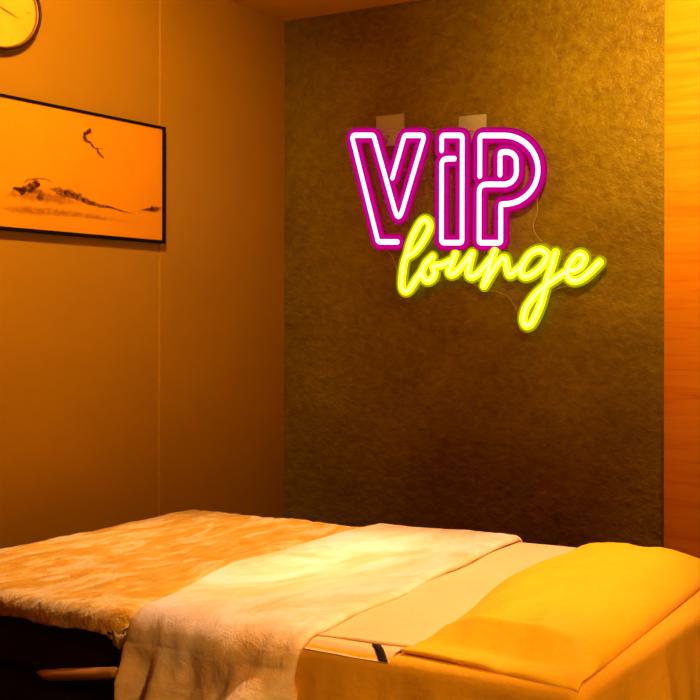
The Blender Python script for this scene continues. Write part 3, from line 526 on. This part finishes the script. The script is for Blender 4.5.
# ink strokes: ribbons with soft ragged edges, brushed on the same sheet
vs, fs, dens = [], [], []
rr = random.Random(4)
for li, (dk, s) in enumerate(INK):
    k0 = len(vs)
    for i, (y, z, hw) in enumerate(s):
        a, b = s[max(0, i - 1)], s[min(len(s) - 1, i + 1)]
        t = Vector((b[0] - a[0], b[1] - a[1]))
        if t.length < 1e-6: t = Vector((1, 0))
        t.normalize()
        nx_, nz_ = -t.y, t.x
        endf = min(1, .35 + 1.3 * min(i, len(s) - 1 - i) / max(1, len(s) / 3))
        j1, j2 = rr.uniform(.75, 1.3), rr.uniform(.75, 1.3)
        for q, d in ((-1.7 * j1, 0), (-.7 * j1, dk), (.7 * j2, dk), (1.7 * j2, 0)):
            vs.append((CX + .0006 + .0001 * li, y + nx_ * hw * q * endf, z - .009 + nz_ * hw * q * endf))
            dens.append(d * endf)
    for i in range(len(s) - 1):
        for q in range(3):
            a = k0 + i * 4 + q
            fs.append((a, a + 1, a + 5, a + 4))
io = obj('ink_drawing', (vs, fs), M['ink'], cv, smooth=False)
at = io.data.attributes.new('dens', 'FLOAT', 'POINT')
for i, d in enumerate(dens): at.data[i].value = d

# ------------------------------------------------------------------ neon sign (back wall)
SY = WY - .034
cx_, cz_ = -2.25, 1.26
sign = tag(empty('neon_sign', (cx_, WY - .02, cz_)), 'glowing neon sign reading VIP in pink and lounge in yellow script on clear acrylic', 'neon sign')
# clear acrylic board, cut to the outline of the lettering
bm = bmesh.new()
b0 = [bm.verts.new((x, WY - .020, z)) for x, z in SIGN_CONTOUR]
f0 = bm.faces.new(b0)
ex = bmesh.ops.extrude_face_region(bm, geom=[f0])
for v in [g for g in ex['geom'] if isinstance(g, bmesh.types.BMVert)]:
    v.co.y -= .004
bmesh.ops.triangulate(bm, faces=[f for f in bm.faces if len(f.verts) > 4])
bd = obj('acrylic_board', bm, M['acrylic'], sign, smooth=False)
loop = [(x, WY - .022, z) for x, z in SIGN_CONTOUR]
obj('polished_edge', sweep(loop + [loop[0]], .0014, .0022, 6), M['acrylic_edge'], bd)
def neon(name, path, kind):
    core, mid, back = ('pink_core', 'pink', 'pink_back') if kind == 'pink' else ('yel_core', 'yel', 'yel_halo')
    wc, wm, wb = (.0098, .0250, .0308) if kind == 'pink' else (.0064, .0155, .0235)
    def tube(w, dy, dh, fl):
        return merge(*[sweep([(x, SY + dy, z) for x, z in q], w, dh, 12, flat=fl, wx=1.16 if w > .012 else 1.0) for q in path])
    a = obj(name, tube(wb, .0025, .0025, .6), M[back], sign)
    obj('led_sleeve', tube(wm, .0005, .0025, .8), M[mid], a)
    obj('led_core', tube(wc, -.0018, .0024, .8), M[core], a)
for k in 'vip':
    neon('letter_' + k, [LETTERS[k]], 'pink')
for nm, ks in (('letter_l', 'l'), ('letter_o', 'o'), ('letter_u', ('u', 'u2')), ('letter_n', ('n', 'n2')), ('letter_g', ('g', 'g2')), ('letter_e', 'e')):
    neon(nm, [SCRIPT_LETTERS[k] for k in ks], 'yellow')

for i, (x0, z1, x1, z0) in enumerate(HOOKS):
    h = obj('adhesive_hook', box_bm(x0, x1, WY - .006, WY - .0005, z0, z1, .0028, 2), M['hook'], origin=((x0 + x1) / 2, WY, z0))
    tag(h, ['clear square adhesive hook on the wall above the letter V', 'clear square adhesive hook on the wall above the gap between letters I and P'][i], 'hook', 'clear adhesive hooks holding the neon sign')
    mx_ = x0 + (x1 - x0) * (.46 if i == 0 else .5)
    zz = z0
    pth = [(mx_ - .012 + .001 * k * 1.2, WY - .012 - .004 * math.sin(k), zz + .004 + .0028 * k + .003 * math.sin(k * 2.1)) for k in range(14)]
    obj('wire_loop', sweep(pth, .0018, .0018, 8), M['wire'], h)

# ------------------------------------------------------------------ beds
def over_y(s, y0, y1, zt, br, x, lift=0.0):
    """walk arclength s across the bed: s in [0, y1-y0] lies on top, negative hangs in front, beyond hangs at the back"""
    q = br * PI / 2
    a0, a1 = y0 + br, y1 - br
    y = y0 + s
    if a0 <= y <= a1:
        return y, zt, 0.0, Vector((0, 0, 1))
    if y < a0:
        d = a0 - y
        if d < q:
            t = d / br
            return a0 - br * math.sin(t), zt - br * (1 - math.cos(t)), 0.0, Vector((0, -math.sin(t), math.cos(t)))
        return y0, zt - br - (d - q), d - q, Vector((0, -1, 0))
    d = y - a1
    if d < q:
        t = d / br
        return a1 + br * math.sin(t), zt - br * (1 - math.cos(t)), 0.0, Vector((0, math.sin(t), math.cos(t)))
    return y1, zt - br - (d - q), d - q, Vector((0, 1, 0))


def drape(x0, x1, y0, y1, zt, cr_, br, hx, hy, nx, ny, fold=.0, fseed=0.0, micro=None, hang_fn=None):
    """cloth laid over a rounded rectangle; hangs hx / hy past the edges"""
    q = br * PI / 2
    ir = max(cr_ - br, .002)                  # radius of the inset corner
    ax0, ax1, ay0, ay1 = x0 + br, x1 - br, y0 + br, y1 - br
    def f(u, v):
        s = ax0 - q - hx[0] + u * ((ax1 - ax0) + 2 * q + hx[0] + hx[1])
        t = ay0 - q - hy[0] + v * ((ay1 - ay0) + 2 * q + hy[0] + hy[1])
        cx = min(max(s, ax0 + ir), ax1 - ir)
        cy = min(max(t, ay0 + ir), ay1 - ir)
        dx, dy = s - cx, t - cy
        L = math.hypot(dx, dy)
        d = L - ir
        # square corners of cloth drop no further than the hem
        if d <= 0 or L < 1e-9:
            p = Vector((s, t, zt)); nrm = Vector((0, 0, 1)); fall = 0
        else:
            n_ = Vector((dx / L, dy / L, 0))
            e = Vector((cx, cy, zt)) + n_ * ir
            if dx and dy:
                d = max(abs(dx), abs(dy)) - ir if max(abs(dx), abs(dy)) > ir + q else d
                d = max(d, 0)
            if d < q:
                a = d / br
                p = e + n_ * (br * math.sin(a)) - Vector((0, 0, br * (1 - math.cos(a))))
                nrm = n_ * math.sin(a) + Vector((0, 0, math.cos(a))); fall = 0
            else:
                fall = d - q
                per = (cx + n_.x * .3) * 1.0 - (cy + n_.y * .3)
                w_ = fbm(per * 6, fall * 1.2, 0, 3, fseed) * fold * min(1, fall / .12)
                if hang_fn: fall = fall * hang_fn(per)
                p = e + n_ * (br + w_ + fold * .5 * min(1, fall / .2)) - Vector((0, 0, br + fall))
                nrm = n_
        if micro:
            p = p + nrm * micro(p, nrm, fall)
        return p
    return grid(nx, ny, f)


# ---- far bed (left), caramel plush blanket
B1X0, B1X1, B1Y0, B1Y1, BZ = -2.815, -1.925, 1.435, 2.372, .68
b1 = tag(empty('massage_bed', ((B1X0 + B1X1) / 2, (B1Y0 + B1Y1) / 2, 0)), 'dark massage bed against the left wall under the caramel plush blanket', 'bed', 'massage beds pushed together end to end')
obj('mattress', box_bm(B1X0 + .01, B1X1 - .01, B1Y0 + .03, B1Y1 - .02, .50, BZ - .022, .03, 4), M['leather'], b1)
obj('base', box_bm(B1X0 + .03, B1X1 - .03, B1Y0 + .07, B1Y1 - .05, .06, .495, .01, 2), M['leather'], b1)
for sx in (B1X0 + .07, B1X1 - .07):
    for sy in (B1Y0 + .10, B1Y1 - .10):
        obj('foot', box_bm(sx - .03, sx + .03, sy - .02, sy + .02, 0, .062, .004, 2), M['steel'], b1)
# padded side rail
pth = [(B1X0 + .655 + .0135 * k, B1Y0 - .012 - .020 * sm(0, 6, k), .533 + .0021 * k) for k in range(22)]
rl = []
segs = 12
for k, c in enumerate(pth):
    r = .016 * math.sqrt(min(1, (k + .15) / 7.0)) * (1.0 if k < 20 else .8)
    rl.append([(c[0], c[1] + r * 1.1 * math.cos(2 * PI * a / segs), c[2] + r * .75 * math.sin(2 * PI * a / segs)) for a in range(segs)])
vs = [v for r in rl for v in r]
fs = [(i * segs + k, i * segs + (k + 1) % segs, (i + 1) * segs + (k + 1) % segs, (i + 1) * segs + k) for i in range(len(rl) - 1) for k in range(segs)]
fs += [tuple(range(segs))[::-1], tuple(range(len(vs) - segs, len(vs)))]
obj('side_rail', (vs, fs), M['rail'], b1)

def fur_micro(p, nrm, fall):
    a = fbm(p.x * 5, p.y * 3.2, p.z * 5, 4, 3.1) * .0065
    a += fbm(p.x * 26, p.y * 15, p.z * 26, 3, 9.1) * .0032
    e = sm(.0, .05, fall)
    a += e * fbm(p.x * 40, p.z * 40, 0, 3, 5.0) * .006
    return a
g = drape(B1X0, B1X1, B1Y0, B1Y1, BZ, .05, .035, (.10, .04), (.012, .10), 230, 250, .02, 2.0, fur_micro,
          lambda s: 1 + .55 * fbm(s * 9, 0, 0, 4, 7.7))
bl = obj('plush_blanket', g, M['fur'], origin=((B1X0 + B1X1) / 2, (B1Y0 + B1Y1) / 2, BZ))
tag(bl, 'caramel plush blanket with brushed pile spread over the left bed', 'blanket')
solidify(bl, .012)

# ---- near bed (right), sheets, pillow and cream throw
B2X0, B2X1, B2Y0, B2Y1 = -1.865, -.835, 1.445, 2.372
b2 = tag(empty('massage_bed', ((B2X0 + B2X1) / 2, (B2Y0 + B2Y1) / 2, 0)), 'massage bed on the right made up with golden sheets and a yellow pillow', 'bed', 'massage beds pushed together end to end')
obj('mattress', box_bm(B2X0 + .02, B2X1 - .022, B2Y0 + .022, B2Y1 - .022, .48, BZ - .012, .035, 4), M['leather'], b2)
obj('base', box_bm(B2X0 + .05, B2X1 - .05, B2Y0 + .07, B2Y1 - .06, .06, .475, .01, 2), M['leather'], b2)
for sx in (B2X0 + .09, B2X1 - .09):
    for sy in (B2Y0 + .11, B2Y1 - .11):
        obj('foot', box_bm(sx - .03, sx + .03, sy - .02, sy + .02, 0, .062, .004, 2), M['steel'], b2)
def sh_micro(p, nrm, fall):
    return fbm(p.x * 4, p.y * 4, p.z * 4, 3, 1.7) * .0020 + sm(.0, .1, fall) * fbm(p.x * 7, p.y * 7, p.z * 2.5, 2, 4.7) * .006
g = drape(B2X0, B2X1, B2Y0, B2Y1, BZ - .003, .024, .020, (.20, .42), (.42, .42), 150, 150, .035, 6.0, sh_micro)
sh = obj('bed_sheet', g, M['sheet'], origin=((B2X0 + B2X1) / 2, (B2Y0 + B2Y1) / 2, BZ))
tag(sh, 'golden bed sheet hanging down the sides of the right bed', 'bed sheet')
solidify(sh, .003)

# flat peach sheet folded back, lying on the bed between throw and pillow
def ov(u, v):
    x = -1.62 + u * (.66)
    y0 = 1.487 + .012 * (x + 1.43) / .2
    y0 = 1.487 + .075 * max(0, (x + 1.43)) * .9
    y = y0 + v * (2.345 - y0)
    z = BZ + .004 + .0022 * fbm(x * 5, y * 5, 0, 3, 2.2)
    z += .003 * (1 - sm(0, .03, v)) 
    return (x, y, z)
o_ = obj('folded_sheet', grid(70, 90, ov), M['overlay'], origin=(-1.25, 1.9, BZ))
tag(o_, 'peach flat sheet lying on the right bed between cream throw and pillow', 'sheet')
solidify(o_, .005)
# lower hem strip of the folded sheet near the bed edge
def st(u, v):
    x = -1.50 + u * .262
    y = 1.447 + v * .060
    z = BZ + .0022 - .012 * (1 - sm(0, .45, v)) + .0012 * fbm(x * 9, y * 9, 0, 2, 8.2)
    return (x, y, z)
hs = obj('hem_band', grid(50, 16, st), M['overlay'], o_)
# black webbing tab across the hem
def tb(u, v):
    x = -1.247 + (u - .5) * .021 - .052 * v
    y = 1.447 + v * .040
    z = BZ + .0045 - .012 * (1 - sm(0, .45, (y - 1.447) / .060))
    return (x, y, z)
t_ = obj('strap_tab', grid(3, 14, tb), M['tab'], o_)
solidify(t_, .001)

# pillow: soft slab with a flat hem flange along its near edge
def pil(side):
    def f(u, v):
        # v from near edge to far edge, u from left to right
        y = 1.466 + v * (2.33 - 1.466)
        xl = -1.235 - .13 * v + .02 * math.sin(v * 9)
        xr = -.848 - .085 * v
        y += .020 * (u - .5) * (1 - v) * -1.2
        x = xl + u * (xr - xl)
        fl = .055                     # flange
        vv = max(0, (v - fl) / (1 - fl))
        bu = 1 - abs(2 * u - 1) ** 2.6
        bv = (1 - abs(2 * vv - 1) ** 5) if v > fl else 0
        bv = (min(1, vv / .075) ** 1.15 * .88 + .12 * min(1, vv / .4) - .10 * math.exp(-((vv - .088) / .009) ** 2)) * min(1, (1 - vv) / .14) ** .6 if v > fl else 0
        bu *= 1 - .45 * sm(.62, 1, u) * sm(.3, 1, v)
        h = .056 * max(bu, 0) ** .62 * bv
        if side > 0:
            h *= 1 + .12 * fbm(u * 3, v * 4, 0, 2, 1.3)
            h += .0045 * fbm(x * 14, y * 9, 0, 3, 5.5) * bu
            h -= .010 * math.exp(-((v - .16) / .02) ** 2) * .3
            z = BZ + .0045 + h + .003 * bu - .012 * sm(1.475, 1.450, y)
            z += .010 * math.exp(-((v) / .05) ** 2) * (.5 + .5 * math.sin(u * 7 + .5)) * .25
        else:
            z = BZ - .001 - .012 * sm(1.475, 1.450, y)
            z += .010 * math.exp(-((v) / .05) ** 2) * (.5 + .5 * math.sin(u * 7 + .5)) * .25
        return Vector((x, y, z))
    return f
nu, nv = 90, 140
va, fa = grid(nu, nv, pil(1))
vb, fb = grid(nu, nv, pil(-1))
o = len(va)
fb = [tuple(reversed([i + o for i in q])) for q in fb]
vs = va + vb
fs = fa + fb
rim = [i for i in range(nu + 1)] + [(j * (nu + 1) + nu) for j in range(1, nv + 1)] + [nv * (nu + 1) + i for i in range(nu - 1, -1, -1)] + [j * (nu + 1) for j in range(nv - 1, 0, -1)]
for a, b in zip(rim, rim[1:] + rim[:1]):
    fs.append((a, a + o, b + o, b))
pl = obj('pillow', (vs, fs), M['pillow'], origin=(-1.1, 1.9, BZ))
tag(pl, 'flat yellow pillow in a satin case across the head of the right bed', 'pillow')

# cream plush throw across the foot of the near bed, hanging down its front
TZ = BZ + .021
def thr(u, v):
    # v: 0 = lower front hem, 1 = back hem
    S0, S1 = -.50, 1.02
    s = S0 + v * (S1 - S0)
    y, z, fall, nrm = over_y(s, 1.415, 2.395, TZ, .065, 0)
    yy = min(max((y - 1.42) / .98, 0), 1)
    xl = -1.895 - .155 * (sm(0, .45, yy) * .72 + yy * .28)
    xl += .006 * (1 - sm(-.02, .16, s)) + .02 * sm(.0, .06, fall) 
    xr = -1.435 - .13 * yy + .006 * math.sin(s * 22)
    if s < 0: xr -= .10 * min(fall, .5) * .5
    x = xl + u * (xr - xl)
    p = Vector((x, y, z))
    # rounded side edges
    e = min(u, 1 - u) * (xr - xl)
    ed = math.sqrt(max(0, 1 - (1 - min(1, e / .022)) ** 2))
    p -= nrm * (1 - ed) * .014
    if fall > 0 and s < 0:
        k = min(1, fall / .07)
        wv = .026 * math.sin(u * 17 + 14 * fall + 1.2 + 2 * math.sin(u * 5)) + .040 * fbm(u * 3.4 + fall * 4, fall * 3.0, 0, 3, 11.3)
        p.y -= k * (wv + .010) + .03 * min(fall, .3)
    top = 1 if fall == 0 else .6
    p += nrm * (fbm(p.x * 3.2, p.y * 3.2, p.z * 3.2, 3, 4.2) * .007 * top + fbm(p.x * 22, p.y * 16, p.z * 22, 3, 8.2) * .0014)
    c = sm(.10, -.02, s) if s < .12 else 0
    p += nrm * c * fbm(x * 12, s * 6, 0, 2, 6.6) * .009
    return p
th = obj('plush_throw', grid(200, 420, thr), M['throw'], origin=(-1.7, 1.9, BZ))
tag(th, 'cream plush throw laid across the foot of the right bed and hanging down in front', 'throw')
solidify(th, .012)
